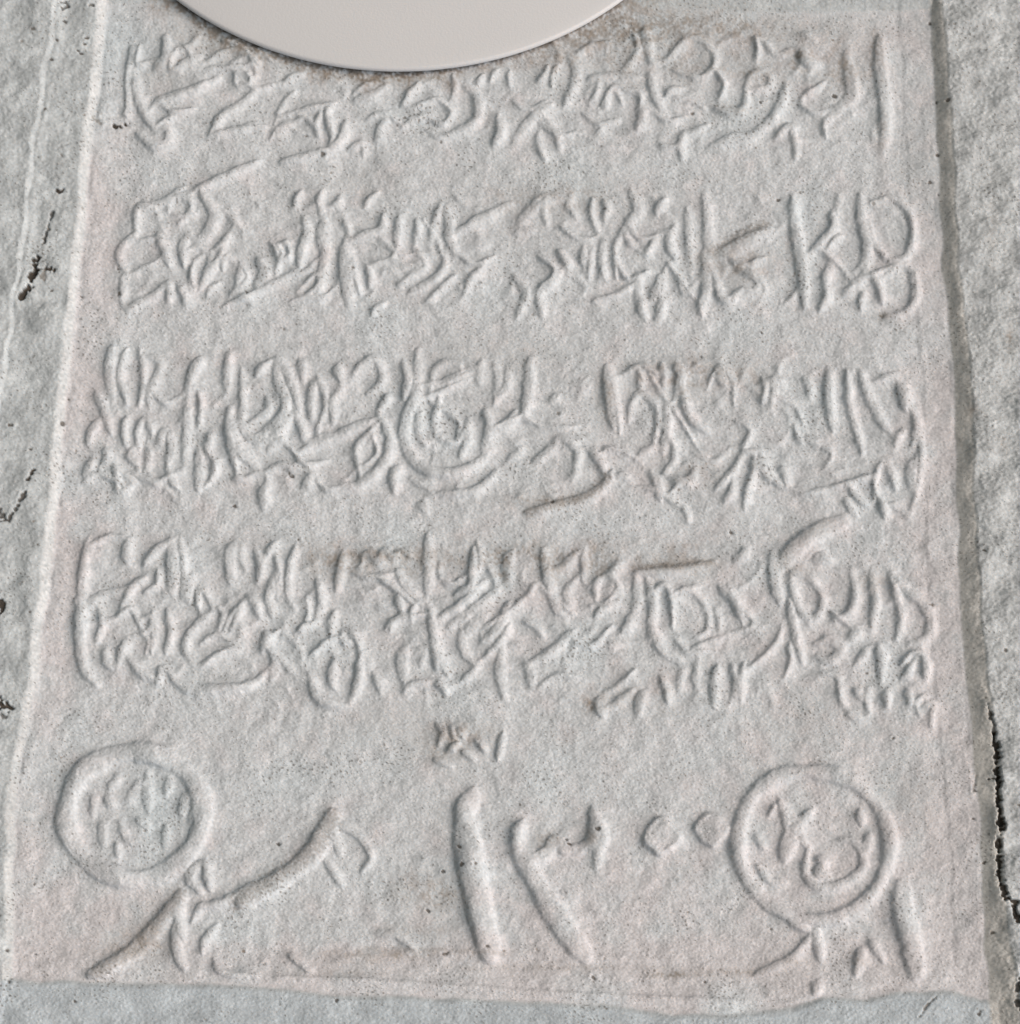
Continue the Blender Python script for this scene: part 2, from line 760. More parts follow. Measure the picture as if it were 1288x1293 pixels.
# ---- wall relief, in photograph pixels towards the viewer
rx = np.clip(dr / np.maximum(XRW(Y), 6), 0, 1)
Hw = np.maximum.reduce([
    (7.5 - 3 * sstep(780, 960, Y)) * sstep(-3, 13, dl), 10 * (0.75 * rx + 0.25 * sstep(0, 1, rx)) + 2 * sstep(0, 5, dr - XRW(Y)),
    3.0 * sstep(-3, 8, db), 2.5 * sstep(-4, 10, dt)])
outer = poly([(-60,80),(0,74),(50,69),(105,59),(150,52),(180,45),(250,40),(320,30),(450,12),(520,0),(640,-18),(1400,-60)])
do = outer(Y) - X + wob * 1.5
Hw += np.where(dl > 0, 4.5 * sstep(-2, 5, do), 0)
Hw += np.where(dl > 0, 2.2 * np.exp(-((do + 4) / 7) ** 2) * sstep(520, 380, Y), 0)      # a rib of mortar along the joint
isr = sstep(8, 26, dr)
Hw += (noise(70) * 1.3 + noise(30, band=.8) * .40 + noise(13, band=.8) * .15) * sstep(4, 25, out) * (1 - .65 * sstep(0, 8, db)) + noise(12, 2.0, band=1.1) * 0.18 * isr + noise(6, 1.7, band=.8) * .17 * isr + noise(45, 3.5, band=.9) * 0.9 * isr + noise(9, band=1.1) * 0.12 * sstep(2, 12, out)

# ---- plaque relief
Hp = np.zeros_like(X)
GID = np.zeros(X.shape, np.int16)
GNAMES = ['slab']
i0, j0 = NPX, NPY

def smooth_curve(pts, n=7):
    P = np.array(pts, float)
    if len(P) < 3:
        t = np.linspace(0, 1, 6)[:, None]
        return P[0] * (1 - t) + P[-1] * t
    closed = np.hypot(*(P[0] - P[-1])) < 1e-6
    E = np.vstack([P[-2] if closed else 2 * P[0] - P[1], P, P[1] if closed else 2 * P[-1] - P[-2]])
    t = np.linspace(0, 1, n, endpoint=False)[:, None]
    o = []
    for k in range(1, len(E) - 2):
        a, b, c, d = E[k - 1], E[k], E[k + 1], E[k + 2]
        o.append(0.5 * (2 * b + (c - a) * t + (2 * a - 5 * b + 4 * c - d) * t ** 2 + (3 * b - a - 3 * c + d) * t ** 3))
    return np.vstack(o + [P[-1:]])

def lengthen(P, e):
    P = P.copy()
    if np.hypot(*(P[0] - P[-1])) < 2: return P
    a, b = P[0] - P[1], P[-1] - P[-2]
    P[0] += a / np.hypot(*a) * e; P[-1] += b / np.hypot(*b) * e
    return P

def window(P, pad):
    xa, xb = np.searchsorted(GX, [P[:, 0].min() - pad, P[:, 0].max() + pad])
    ya, yb = np.searchsorted(GY, [P[:, 1].min() - pad, P[:, 1].max() + pad])
    return slice(ya, yb), slice(xa, xb)

def distance(P, sl):
    """distance to the polyline, which side of it (+ = towards the light) and position along it"""
    x, y = X[sl], Y[sl]
    D = np.full(x.shape, 1e9); S = np.zeros(x.shape); U = np.zeros(x.shape)
    m = len(P) - 1
    for k in range(m):
        a, b = P[k], P[k + 1]
        v = b - a; L2 = max(v @ v, 1e-9)
        t = np.clip(((x - a[0]) * v[0] + (y - a[1]) * v[1]) / L2, 0, 1)
        ex, ey = x - a[0] - t * v[0], y - a[1] - t * v[1]
        d = np.hypot(ex, ey)
        n = np.array([v[1], -v[0]])
        if n[0] + 0.35 * n[1] < 0: n = -n
        w = d < D
        D[w] = d[w]; S[w] = (ex * n[0] + ey * n[1])[w]; U[w] = ((k + t) / m)[w]
    return D, S, U

edge_n = noise(7) * 0.25 + noise(18) * 0.5
SOFT, DEF_H = 1.9, 4.8
srng = np.random.default_rng(3)
gid = 0
ox = oy = 0.0; zoom = 4.0
JOBS = []
for line in RELIEF.strip().splitlines():
    if not line.strip(): continue
    if ':' not in line:
        f = line.split()
        if f[0] in 'TZ': ox, oy = float(f[1]), float(f[2]); zoom = 4.0 if f[0] == 'T' else float(f[3])
        else:
            if f[1] == 'field': gid = 0
            else:
                if f[1] not in GNAMES: GNAMES.append(f[1])
                gid = GNAMES.index(f[1])
        continue
    head, tail = line.split(':')
    f = head.split()
    P = np.array([[float(c) for c in q.split(',')] for q in tail.split()]) / zoom + np.array([ox, oy])
    if f[0] == 'R' and len(P) == 2 and GNAMES[gid].startswith('line'):      # no stroke of a pen is quite straight
        v = P[1] - P[0]; L_ = np.hypot(*v)
        bow = srng.choice([-1, 1]) * srng.uniform(.05, .13)
        P = np.array([P[0], P[0] + v * srng.uniform(.4, .6) + np.array([-v[1], v[0]]) * bow, P[1]])
    JOBS.append((f, P, gid, zoom))
# letters are joined : carry each stroke on to the neighbour its end points at
links = []
for n_, (f, P, g, z) in enumerate(JOBS):
    if f[0] != 'R' or not GNAMES[g].startswith('line') or np.hypot(*(P[0] - P[-1])) < 2: continue
    for end, prev in ((P[0], P[1]), (P[-1], P[-2])):
        t_ = (end - prev) / max(np.hypot(*(end - prev)), 1e-6)
        best = None
        for m_, (f2, P2, g2, z2) in enumerate(JOBS):
            if m_ == n_ or g2 != g or f2[0] != 'R': continue
            if np.abs(P2 - end).max(1).min() > 40: continue
            q = smooth_curve(P2)
            d = q - end; r_ = np.hypot(d[:, 0], d[:, 1])
            ahead = (d @ t_) / np.maximum(r_, 1e-6)
            v2 = np.gradient(q, axis=0); v2 /= np.maximum(np.hypot(v2[:, 0], v2[:, 1]), 1e-6)[:, None]
            beside = (np.abs(v2 @ t_) > .85) & (ahead < .93)          # a parallel stroke alongside is another letter
            cost = np.where((ahead > .5) & ~beside, r_ * (1.5 - ahead), 99)
            k_ = int(np.argmin(cost))
            if 3 < r_[k_] < 19 and (best is None or cost[k_] < best[0]): best = (cost[k_], q[k_], r_[k_])
        if best is not None and best[0] < 26:
            mid = end + t_ * best[2] * .45
            links.append((['R', '7.5', '2.7'], np.array([prev * .25 + end * .75, end, (mid + best[1]) / 2 * .6 + mid * .4, best[1]]), g, 1.0))
JOBS = links + JOBS
for f, P, gid, zoom in JOBS:
    kind = f[0]
    if kind == 'P':
        H = float(f[1])
        C = np.vstack([P, P[:1]])
        sl = window(C, 10)
        D, S, U = distance(C, sl)
        x, y = X[sl], Y[sl]
        ins = np.zeros(x.shape, bool)
        for k in range(len(C) - 1):
            (xa, ya), (xb, yb) = C[k], C[k + 1]
            c = ((ya > y) != (yb > y)) & (x < (xb - xa) * (y - ya) / (yb - ya + 1e-12) + xa)
            ins ^= c
        sd = np.where(ins, -D, D) + edge_n[sl]
        h = H * (1 - sstep(-SOFT, SOFT, sd))
    elif kind == 'R':
        wdt = float(f[1]) / zoom * 1.15
        H = float(f[2]) if len(f) > 2 else DEF_H
        H *= srng.uniform(0.85, 1.15)
        P = lengthen(P, 3.2)
        C = smooth_curve(P)
        sl = window(C, wdt / 2 + 8)
        D, S, U = distance(C, sl)
        closed = np.hypot(*(P[0] - P[-1])) < 2
        if closed or 'medallion' in GNAMES[gid]: pen = 0.88 + 0.12 * np.sin(U * 37)
        else:
            t0 = srng.uniform(.28, .55)                  # the pen presses hardest part of the way along
            u = np.where(U < t0, U / t0, (1 - U) / (1 - t0))
            lo_ = 0.72 if (wdt > 19 and H > 5.5) else 0.42
            pen = lo_ + (1 - lo_) * np.clip(1 - (1 - u) ** 2.4, 0, 1) ** .6
        half = wdt / 2 * pen
        so = np.where(S > 0, 2.8 if wdt > 19 else min(4.0, wdt * .46), 3.0 if wdt > 19 else min(1.8, wdt * .3))
        so = np.minimum(so, half * .95)
        H *= .85 if H > 5.5 else 1
        h = H * (0.35 + 0.65 * pen) * (1 - sstep(half - so, half + so * 1.1, D + edge_n[sl]))
        h *= 1 - 0.22 * np.clip(D / np.maximum(half, 1), 0, 1) ** 2
    elif kind in 'DB':
        tl, H = float(f[1]) / zoom, float(f[2])
        C = smooth_curve(P)
        sl = window(C, tl + 6)
        D, S, U = distance(C, sl)
        lit = (S > 0) if kind == 'D' else (S < 0)
        dd = D + edge_n[sl] * .6
        h = H * np.where(lit, 1 - sstep(0, tl, D), 1 - sstep(-0.5, 3.6, dd)) * sstep(0, .08, U) * sstep(0, .08, 1 - U)
    else:
        wdt, dep = float(f[1]) / zoom, float(f[2])
        C = smooth_curve(P)
        sl = window(C, wdt + 4)
        D, S, U = distance(C, sl)
        Hp[sl] -= dep * (1 - sstep(0, wdt, D)) * .5
        continue
    cur = Hp[sl]
    if gid:
        better = (h > cur) & (h > H * 0.30)
        GID[sl][better] = gid
    k = 2.2
    e = np.clip(0.5 + 0.5 * (h - cur) / k, 0, 1)
    Hp[sl] = cur * (1 - e) + h * e + k * e * (1 - e) * (np.minimum(h, cur) > 0.05)

worn = 0.86 + 0.14 * np.clip(noise(90), -1.5, 1.5)
BANDS = [(40, 195, 165, 1130), (238, 398, 150, 1165), (445, 640, 112, 1165), (680, 900, 100, 1180)]
nn = noise(56, 1.5, band=.35); n2 = noise(44, band=.35)
web = np.exp(-(nn / .30) ** 2) * 2.1 + np.exp(-(n2 / .26) ** 2) * 1.4
bm = np.zeros_like(X)
for ya, yb, xa, xb in BANDS:
    bm = np.maximum(bm, sstep(ya - 8, ya + 14, Y + 5 * n2) * sstep(yb + 8, yb - 16, Y + 5 * nn) * sstep(xa - 6, xa + 14, X) * sstep(xb + 6, xb - 14, X))
bm *= 0.35 + 0.65 * sstep(-.6, .8, noise(80))
def blur(a, r):
    f = np.fft.rfft2(np.pad(a, ((0, FN - NY), (0, FN - NX))))
    ky, kx = np.fft.fftfreq(FN)[:, None], np.fft.rfftfreq(FN)[None]
    return np.fft.irfft2(f * np.exp(-2 * (math.pi * r / STEP) ** 2 * (ky ** 2 + kx ** 2)), (FN, FN))[:NY, :NX]
web = blur(web * bm, 1.6)
e = np.clip(0.5 + 0.5 * (Hp - web) / 2.0, 0, 1)
Hp = web * (1 - e) + Hp * e + 2.0 * e * (1 - e) * (np.minimum(Hp, web) > .05) + .25 * np.minimum(Hp, web)
Hp = 0.86 * (0.42 * Hp + 0.58 * blur(Hp, 1.7)) + 0.55 * blur(Hp, 4.5) + 0.4 * blur(Hp, 12)     # many coats of limewash have rounded everything
Hp *= worn
Hp += noise(110) * 0.7 + noise(34) * 0.34 + noise(13) * 0.13 + noise(7, band=1.2) * 0.11
# the dressed field dips a little between the lines of writing and its bottom margin stands proud
Hp *= sstep(0, -7, out)
BORDER = 2.2 * np.maximum.reduce([1.2 * sstep(-44, -16, db), .5 * sstep(-41, -34, dr) + .8 * sstep(-36, -4, dr), .7 * sstep(-34, -10, dl)])      # a low worn border

# ---- grain, pits and dirt
g4 = noise(4.6, band=0.8); g5 = noise(6.2, band=.75); g60b = noise(75); g7 = noise(7); g20 = noise(20); g60 = noise(60); g150 = noise(150)
pit = (g4 > 2.25 - 0.35 * np.clip(g150, -1, 1.6) - 0.25 * np.clip(g60, -1, 1.5))
H = Hw + BORDER + np.where(out > 0, 0, Hp)
H += g4 * 0.06 + g5 * .06
H -= pit * 0.5
H[:, :] -= 0

# ------------------------------------------------------------------ paint colours (linear) : white limewash, pinkish where thin, blue-grey on the wall
def C3(r, g, b): return np.array([r, g, b])
FIELD, PINK = C3(.550, .592, .640), C3(.570, .575, .615)
WALL, WALLR, REVEAL = C3(.465, .512, .550), C3(.465, .502, .535), C3(.52, .53, .53)
BROWN, NEAR_BLACK = C3(.262, .243, .226), C3(.065, .057, .050)
def bump(x, y, rx, ry): return np.exp(-(((X - x) / rx) ** 2 + ((Y - y) / ry) ** 2))
inx, inr = X - XL(Y), XR(Y) - X
pk = (sstep(75, 18, inx) * sstep(120, 260, Y) * (1 - .5 * sstep(760, 900, Y))
      + 0.85 * sstep(95, 30, inr) * sstep(150, 420, Y)
      + 0.9 * sstep(1170, 1215, Y) + 0.9 * bump(110, 1160, 110, 70) + 0.8 * bump(1050, 1090, 170, 150)
      + 0.7 * bump(760, 1150, 160, 90) + 0.6 * bump(1130, 60, 110, 60) + 0.55 * bump(800, 560, 60, 90)
      + 0.5 * bump(690, 760, 120, 60) + 0.5 * bump(1010, 760, 120, 120))
pk = np.clip(pk + 0.22 * g60 + 0.1 * g20, 0, 1)[..., None]
col = FIELD * (1 - pk) + PINK * pk
blue = np.clip(bump(160, 60, 60, 50) * .8 + bump(200, 1010, 90, 80) * .45 + bump(240, 1200, 40, 60) * .5 + .18 * g150, 0, 1)[..., None]
col = col * (1 - blue) + (FIELD * C3(.93, .985, 1.0)) * blue
# the wall
wl = WALL * (1 + 0.05 * g60[..., None]) 
wr = WALLR * (1 + 0.05 * g60[..., None]) * (1 + 0.04 * noise(16, 3)[..., None])
wl = wl * (1 + sstep(0, 8, db)[..., None] * C3(-.03, .0, .035))
rightish = sstep(0, 20, dr)[..., None]
wcol = wl * (1 - rightish) + wr * rightish
rv = (sstep(-3, 3, dr) * (1 - sstep(0, 5, dr - XRW(Y))))[..., None]
wcol = wcol * (1 - rv) + REVEAL * rv  # the strip of the right edge takes an even grey
lrv = ((1 - sstep(8, 14, dl)) * (dl > -5) * (dr < 0) * (db < 0))[..., None]
lrv *= np.clip(.78 + .25 * noise(50) + .2 * g7, .15, 1)[..., None]
wcol = wcol * (1 - lrv) + (FIELD * C3(1.0, .985, .965)) * lrv
bandb = ((1 - sstep(-2, 5, db + 3 * g20)) * (db > -20))[..., None]
w_ = sstep(-2, 3, out)[..., None]
col = col * (1 - w_) + wcol * w_
# dirt that has settled in patches, and darker rings round the dish
def tint(strength, c):
    global col
    s = np.clip(strength, 0, 1)[..., None]
    col = col * (1 - s) + c * s
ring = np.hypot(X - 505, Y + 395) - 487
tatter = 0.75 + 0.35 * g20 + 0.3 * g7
tint((1 - sstep(2, np.maximum(26 + 10 * g60, 8), ring)) * (0.58 * sstep(620, 480, X) + 0.42) * tatter, BROWN)  # brown ring round the dish's edge, stronger towards the left
tint((1 - sstep(5, 60, ring)) * sstep(640, 700, X) * 0.45 * tatter, BROWN)
tint((1 - sstep(-3, np.maximum(4.5 + 2.2 * g7 + 1.5 * g20, .5), ring)) * 0.8, NEAR_BLACK * 2.0)  # thin near-black band hugging the dish's edge, its outer side ragged
for x, y, rx, ry, s in [(790,40,100,26,.55),(880,32,80,20,.45),(1000,40,110,20,.25),(250,40,40,26,.3),(940,42,16,10,.45),(1010,75,14,12,.55),(1065,85,16,26,.45),(1104,62,9,22,.45),
        (1112,165,7,24,.40),(950,100,14,12,.35),(925,140,30,8,.30),(1112,400,9,4,.8),(930,340,36,16,.30),(690,633,60,9,.45),(765,505,11,34,.42),
        (855,715,50,6,.5),(425,715,10,22,.55),(480,702,60,6,.3),(635,712,10,20,.5),(745,890,10,12,.55),(755,845,10,9,.0),(1100,735,22,14,.3),
        (350,1100,60,16,.0),(185,1185,36,22,.45),(160,1200,46,12,.3),(690,1062,14,12,.55),(745,1058,9,12,.5),(850,1231,30,5,.65),(545,1130,30,24,.42),(530,1175,50,10,.25),(560,945,40,30,.3),(600,925,26,12,.3),(480,1205,90,6,.4),(700,1222,120,5,.3),(930,1228,70,6,.4),(1000,1215,30,6,.3),(1140,1010,60,50,.16),(1010,905,60,40,.14),(480,910,60,30,.12),(640,450,80,30,.14),(880,470,60,26,.2),(720,240,120,40,.10),(460,230,40,26,.12),(1150,220,30,60,.12),(430,1230,60,6,.3),
        (570,930,30,18,.35),(470,1212,80,7,.25),(1085,1215,10,12,.4),(1040,1120,40,10,0),(1225,525,8,10,.5),(1273,435,6,14,.6),(1265,568,5,12,.45),
        (1250,300,6,44,.25),(205,90,30,20,.25),(290,62,40,14,.35),(1000,720,24,12,.3),(60,890,0.1,0.1,0)]:
    if s: tint(s * np.exp(-(((X - x) / rx) ** 2 + ((Y - y) / ry) ** 2)) * (0.8 + .35 * g20 + .35 * g7), BROWN)
for y0, xa, xb, s_ in [(705, 380, 900, .34), (480, 800, 960, .30), (255, 620, 760, .26), (330, 880, 1010, .25), (85, 700, 1120, .30), (700, 620, 760, .25), (600, 820, 900, .2), (880, 740, 860, .2), (1120, 500, 600, .2)]:
    m_ = np.exp(-((Y - y0 + 6 * g60) / 20) ** 2) * sstep(xa - 30, xa + 20, X) * sstep(xb + 30, xb - 20, X)
    tint(s_ * m_ * np.clip(.5 + .5 * g20 + .5 * g7 + .3 * g60b, 0, 1.6), BROWN)
# dirt lying along some strokes
def dirt_line(pts, w, s, c=BROWN, speck=0.6):
    P = np.array(pts, float); sl = window(P, w + 6)
    D, S, U = distance(P, sl)
    m = np.zeros_like(X)
    m[sl] = (1 - sstep(w * .4, w, D + g7[sl] * w * .2)) * s * np.clip(1 - speck + speck * (0.7 + 0.8 * g4[sl]), 0, 1)
    tint(m, c)
dirt_line([(420,1032),(398,1070),(370,1092),(330,1120),(300,1140)], 15, .5)
dirt_line([(225,1130),(200,1165),(165,1205),(125,1228)], 13, .5)
dirt_line([(900,318),(930,300),(965,285)], 9, .6)
dirt_line([(668,648),(705,637),(745,625),(765,605)], 8, .6)
dirt_line([(800,718),(850,715),(898,710)], 6, .7)
dirt_line([(990,705),(1015,680),(1045,660)], 10, .3)
dirt_line([(460,1198),(560,1200),(640,1205)], 4, .35)
dirt_line([(395,705),(560,700)], 8, .25)
# chips and cracks
def crack(pts, w, depth=4, c=NEAR_BLACK, s=1.0):
    P = np.array(pts, float); sl = window(P, w * 2 + 4)
    D, S, U = distance(P, sl)
    d = D + g7[sl] * w * .26 + g20[sl] * w * .34
    H[sl] += .4 * np.exp(-((D - 2.2 * w) / (w + .5)) ** 2)          # lifted, chipped lips
    H[sl] -= depth * (1 - sstep(w * .1, w * 1.3, d)) * .6
    m = np.zeros_like(X); m[sl] = (1 - sstep(w * .45, w * .95, d)) * s
    tint(m, c)
crack([(145,159),(160,158)], 3.2, 3)
crack([(118,150),(127,157)], 2.0, 1, BROWN, .6)
crack([(45,331),(47,345),(40,360),(32,374),(29,380)], 4.2, 7)
crack([(47,345),(58,343),(69,346)], 3.2, 6)
crack([(57,346),(54,356)], 4, 2, BROWN, .7)
crack([(68,272),(63,290),(57,310)], 2.0, 4, s=.8)
crack([(50,328),(48,334)], 3, 4)
crack([(73,245),(80,245)], 2.4, 4)
crack([(43,598),(38,608)], 2.6, 4); crack([(33,625),(25,640),(12,659),(2,660)], 2.4, 4, s=.85)
crack([(0,645),(4,655)], 4, 4, s=.8); crack([(1,760),(4,774)], 4, 5)
crack([(-8,884),(4,890),(15,895)], 5.5, 7); crack([(3,905),(8,908)], 3, 3, s=.7)
crack([(78,8),(85,6),(87,12),(80,15)], 1.6, 3, s=.75); crack([(116,11),(119,11)], 2.6, 3, s=.8)
for x, y, r in [(83,32,2.2),(73,56,2.2),(67,79,2),(60,143,2.6),(50,203,2.4),(79,199,2.6),(112,52,2.2),(108,60,2.2),(105,72,2),(100,68,1.5),(56,305,2),(66,371,2),(63,367,1.6),
                (15,540,2),(40,570,1.8),(87,505,2.4),(80,536,2.6),(103,375,1.6),(358,2,2.6),(311,371,3.2),(408,197,2.2),(367,602,2.6),(297,638,2),(750,1234,2.6),(563,1205,3),
                (615,1196,2.6),(580,1070,2.6),(584,1093,2.6),(720,1066,2.2),(754,1048,2.2),(351,1065,2.2),(1053,122,2.2),(961,131,2.2),(1174,31,3),(1181,133,2.6),(1195,133,2),
                (1184,197,2.2),(1185,248,2.2),(1174,231,2.4),(983,252,2.6),(923,673,2.2),(1177,765,2.6),(1228,1034,2.2),(1232,1000,2.6),(1241,1090,2.2),(1253,1178,2.2),(1235,1281,3),
                (435,1274,2.4),(425,1264,2),(137,1230,2),(10,1200,2),(12,1240,2.4),(45,1205,1.6),(150,340,2),(152,372,2.6),(715,1060,1.6),(600,1092,1.8),(540,1150,2),(697,635,2.4),
                (1267,825,2.2),(1286,1020,2.6),(1240,700,2),(560,1100,1.6),(890,1240,1.8),(815,1206,1.8)]:
    crack([(x - .6, y), (x + .6, y + .4)], r, 1.6, NEAR_BLACK * 1.5, .85)
crack([(1244,893),(1249,912),(1255,930)], 2.0, 4, s=.8)
crack([(1253,930),(1256,960),(1257,985),(1258,1004),(1260,1040),(1259,1070),(1260,1115)], 3.4, 9)
crack([(1250,985),(1257,987)], 3, 5); crack([(1262,1040),(1264,1052)], 3.2, 6)
crack([(1260,1115),(1266,1130),(1276,1142),(1281,1156),(1287,1172),(1296,1190)], 4, 9)
crack([(1288,1225),(1282,1250),(1284,1270),(1292,1285)], 3.4, 7, s=.85)
crack([(1182,1258),(1170,1270),(1160,1284)], 1.8, 2.5, NEAR_BLACK * 2.5, .7)
crack([(1228,1000),(1232,980)], 1.5, 1, BROWN, .5)
spr = np.random.default_rng(21)
for _ in range(420):
    x, y = spr.uniform(0, 1288), spr.uniform(0, 1293)
    j, i = min(np.searchsorted(GY, y), NY - 1), min(np.searchsorted(GX, x), NX - 1)
    if g60b[j, i] + .6 * g150[j, i] < spr.normal(0.5, .7): continue
    r = spr.uniform(.8, 1.9)
    crack([(x - .4, y), (x + .4, y + spr.uniform(-.5, .5))], r, .8, NEAR_BLACK * spr.uniform(1.5, 4), spr.uniform(.5, .9))
# small flecks of dirt scattered over everything
fleck = sstep(1.5, 2.5, g5 + 0.30 * np.clip(g150, -1, 1.6) + 0.35 * np.clip(g60b, -1, 1.6) - .15)
tint(fleck * 0.75, C3(.12, .115, .11))
mott = 1 + 0.035 * g20[..., None] + 0.03 * g7[..., None] + 0.035 * g4[..., None] + .04 * g5[..., None] + 0.02 * g150[..., None]
col = np.clip(col * mott, 0.01, 0.9)

# beyond the neighbourhood of the plaque the wall runs on plainly
FAR = np.clip(np.maximum.reduce([core_x[0] + 25 - X, X - core_x[-1] + 25, core_y[0] + 25 - Y, Y - core_y[-1] + 25]) / 60, 0, 1)
FAR = FAR * FAR * (3 - 2 * FAR)
H = H * (1 - FAR) + 9.0 * FAR
col = col * (1 - FAR[..., None]) + WALL * FAR[..., None]
# ------------------------------------------------------------------ points in the world
CO = wall_point(X, Y)
CO[..., 1] -= H * PX
# vertex normals of the whole surface, so that its pieces meet without a seam
du = np.gradient(CO, axis=1); dv = np.gradient(CO, axis=0)
NRM = np.cross(du, dv); NRM /= np.linalg.norm(NRM, axis=-1, keepdims=True)
if NRM[..., 1].mean() > 0: NRM = -NRM

# ------------------------------------------------------------------ materials
def painted_stone(name, rough, bump_d, scale):
    m = bpy.data.materials.new(name); m.use_nodes = True
    nt = m.node_tree; N = nt.nodes; L = nt.links
    b = N['Principled BSDF']
    a = N.new('ShaderNodeVertexColor'); a.layer_name = 'paint'
    tc = N.new('ShaderNodeTexCoord')
    n1 = N.new('ShaderNodeTexNoise'); n1.inputs['Scale'].default_value = scale; n1.inputs['Detail'].default_value = 6; n1.inputs['Roughness'].default_value = .65
    L.new(tc.outputs['Object'], n1.inputs['Vector'])
    mr = N.new('ShaderNodeMapRange'); mr.inputs[1].default_value = .3; mr.inputs[2].default_value = .7; mr.inputs[3].default_value = .90; mr.inputs[4].default_value = 1.10
    L.new(n1.outputs['Fac'], mr.inputs[0])
    mx = N.new('ShaderNodeMix'); mx.data_type = 'RGBA'; mx.blend_type = 'MULTIPLY'; mx.inputs[0].default_value = 1
    L.new(a.outputs['Color'], mx.inputs[6]); L.new(mr.outputs[0], mx.inputs[7])
    L.new(mx.outputs[2], b.inputs['Base Color'])
    b.inputs['Roughness'].default_value = rough
    b.inputs['Specular IOR Level'].default_value = .25
    bp = N.new('ShaderNodeBump'); bp.inputs['Strength'].default_value = 1.0; bp.inputs['Distance'].default_value = bump_d
    L.new(n1.outputs['Fac'], bp.inputs['Height']); L.new(bp.outputs[0], b.inputs['Normal'])
    if scale < 400:                                      # plaster : broad trowelled unevenness as well
        n2 = N.new('ShaderNodeTexNoise'); n2.inputs['Scale'].default_value = 38; n2.inputs['Detail'].default_value = 7
        L.new(tc.outputs['Object'], n2.inputs['Vector'])
        b2 = N.new('ShaderNodeBump'); b2.inputs['Strength'].default_value = .3; b2.inputs['Distance'].default_value = .0022
        L.new(n2.outputs['Fac'], b2.inputs['Height']); L.new(bp.outputs[0], b2.inputs['Normal']); L.new(b2.outputs[0], b.inputs['Normal'])
    return m
M_STONE = painted_stone('limewashed_stone', .78, .0002, 480.0)
M_WALL = painted_stone('painted_plaster', .85, .0003, 330.0)

def grid_mesh(name, cells, mat, parent=None, origin=(0, 0, 0)):
    """one mesh from a boolean mask of grid cells"""
    jj, ii = np.nonzero(cells)
    a = jj * NX + ii
    quads = np.stack([a, a + NX, a + NX + 1, a + 1], -1)
    used, inv = np.unique(quads, return_inverse=True)
    inv = inv.reshape(-1, 4)
    co = CO.reshape(-1, 3)[used] - np.array(origin)
    me = bpy.data.meshes.new(name)
    me.vertices.add(len(used)); me.vertices.foreach_set('co', co.astype(np.float32).ravel())
    nq = len(quads)
    me.loops.add(nq * 4); me.loops.foreach_set('vertex_index', inv.astype(np.int32).ravel())
    me.polygons.add(nq)
    me.polygons.foreach_set('loop_start', np.arange(0, nq * 4, 4, dtype=np.int32))
    me.polygons.foreach_set('use_smooth', np.ones(nq, bool))
    me.update(calc_edges=True)
    ca = me.color_attributes.new('paint', 'FLOAT_COLOR', 'POINT')
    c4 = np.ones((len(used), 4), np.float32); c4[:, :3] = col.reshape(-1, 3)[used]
    ca.data.foreach_set('color', c4.ravel())
    cn = me.attributes.new('custom_normal', 'FLOAT_VECTOR', 'POINT')
    cn.data.foreach_set('vector', NRM.reshape(-1, 3)[used].astype(np.float32).ravel())
    me.materials.append(mat)
    o = bpy.data.objects.new(name, me); SC.collection.objects.link(o)
    if parent: o.parent = parent
    return o

def cell(v): return v[:-1, :-1]
on_field = cell(out) <= 0
dl2, dr2 = dl - 12, dr - XRW(Y)
on_plaque = cell(np.maximum(np.maximum(dl2, dr2), np.maximum(db, dt))) <= 0
gcell = np.where(on_field, cell(GID), 0)

def pieces(mask):
    """connected pieces of a mask of cells, largest first"""
    lab = np.zeros(mask.shape, np.int32); n = 0; sizes = []
    js, is_ = np.nonzero(mask)
    for j, i in zip(js.tolist(), is_.tolist()):
        if lab[j, i]: continue
        n += 1; st = [(j, i)]; lab[j, i] = n; c = 0
        while st:
            y, x = st.pop(); c += 1
            for yy, xx in ((y-1, x), (y+1, x), (y, x-1), (y, x+1)):
                if mask[yy, xx] and not lab[yy, xx]:
                    lab[yy, xx] = n; st.append((yy, xx))
        sizes.append(c)
    order = np.argsort(sizes)[::-1]
    return [(lab == k + 1, sizes[k]) for k in order]

for g, nm in enumerate(GNAMES):                          # crumbs too small to be a letter stay with the slab
    if g:
        for q, c in pieces(gcell == g):
            if c <= 55: gcell[q] = 0

# ------------------------------------------------------------------ the wall
def body_box(name, x0, x1, z0, z1, y0, y1, mat, parent, origin):
    me = bpy.data.meshes.new(name)
    v = [(x, y, z) for x in (x0, x1) for y in (y0, y1) for z in (z0, z1)]
    f = [(0,1,3,2),(4,6,7,5),(0,4,5,1),(2,3,7,6),(0,2,6,4),(1,5,7,3)]
    me.from_pydata([tuple(np.array(q) - np.array(origin)) for q in v], [], f)
    ca = me.color_attributes.new('paint', 'FLOAT_COLOR', 'POINT')
    for d in ca.data: d.color = (.46, .47, .47, 1)
    me.materials.append(mat)
    o = bpy.data.objects.new(name, me); SC.collection.objects.link(o); o.parent = parent
    return o

wall_cells = ~on_plaque
strip = wall_cells & (cell(do) < 0) & (cell(dl2) > 0) & (cell(Y) < 1236)
wall = grid_mesh('plastered_wall', wall_cells & ~strip, M_WALL)
wall.location = (0, 0, 0)
tagged(wall, 'rough blue-grey plastered wall around the white plaque, cracked beside its lower right edge', 'wall')
mortar = grid_mesh('mortar_strip', strip, M_WALL, wall)
mortar['label'] = 'flaking strip of mortar with dark chips along the left edge'
lo = CO.reshape(-1, 3).min(0); hi = CO.reshape(-1, 3).max(0)
body_box('masonry', lo[0], hi[0], lo[2], hi[2], .030, .22, M_WALL, wall, (0, 0, 0))

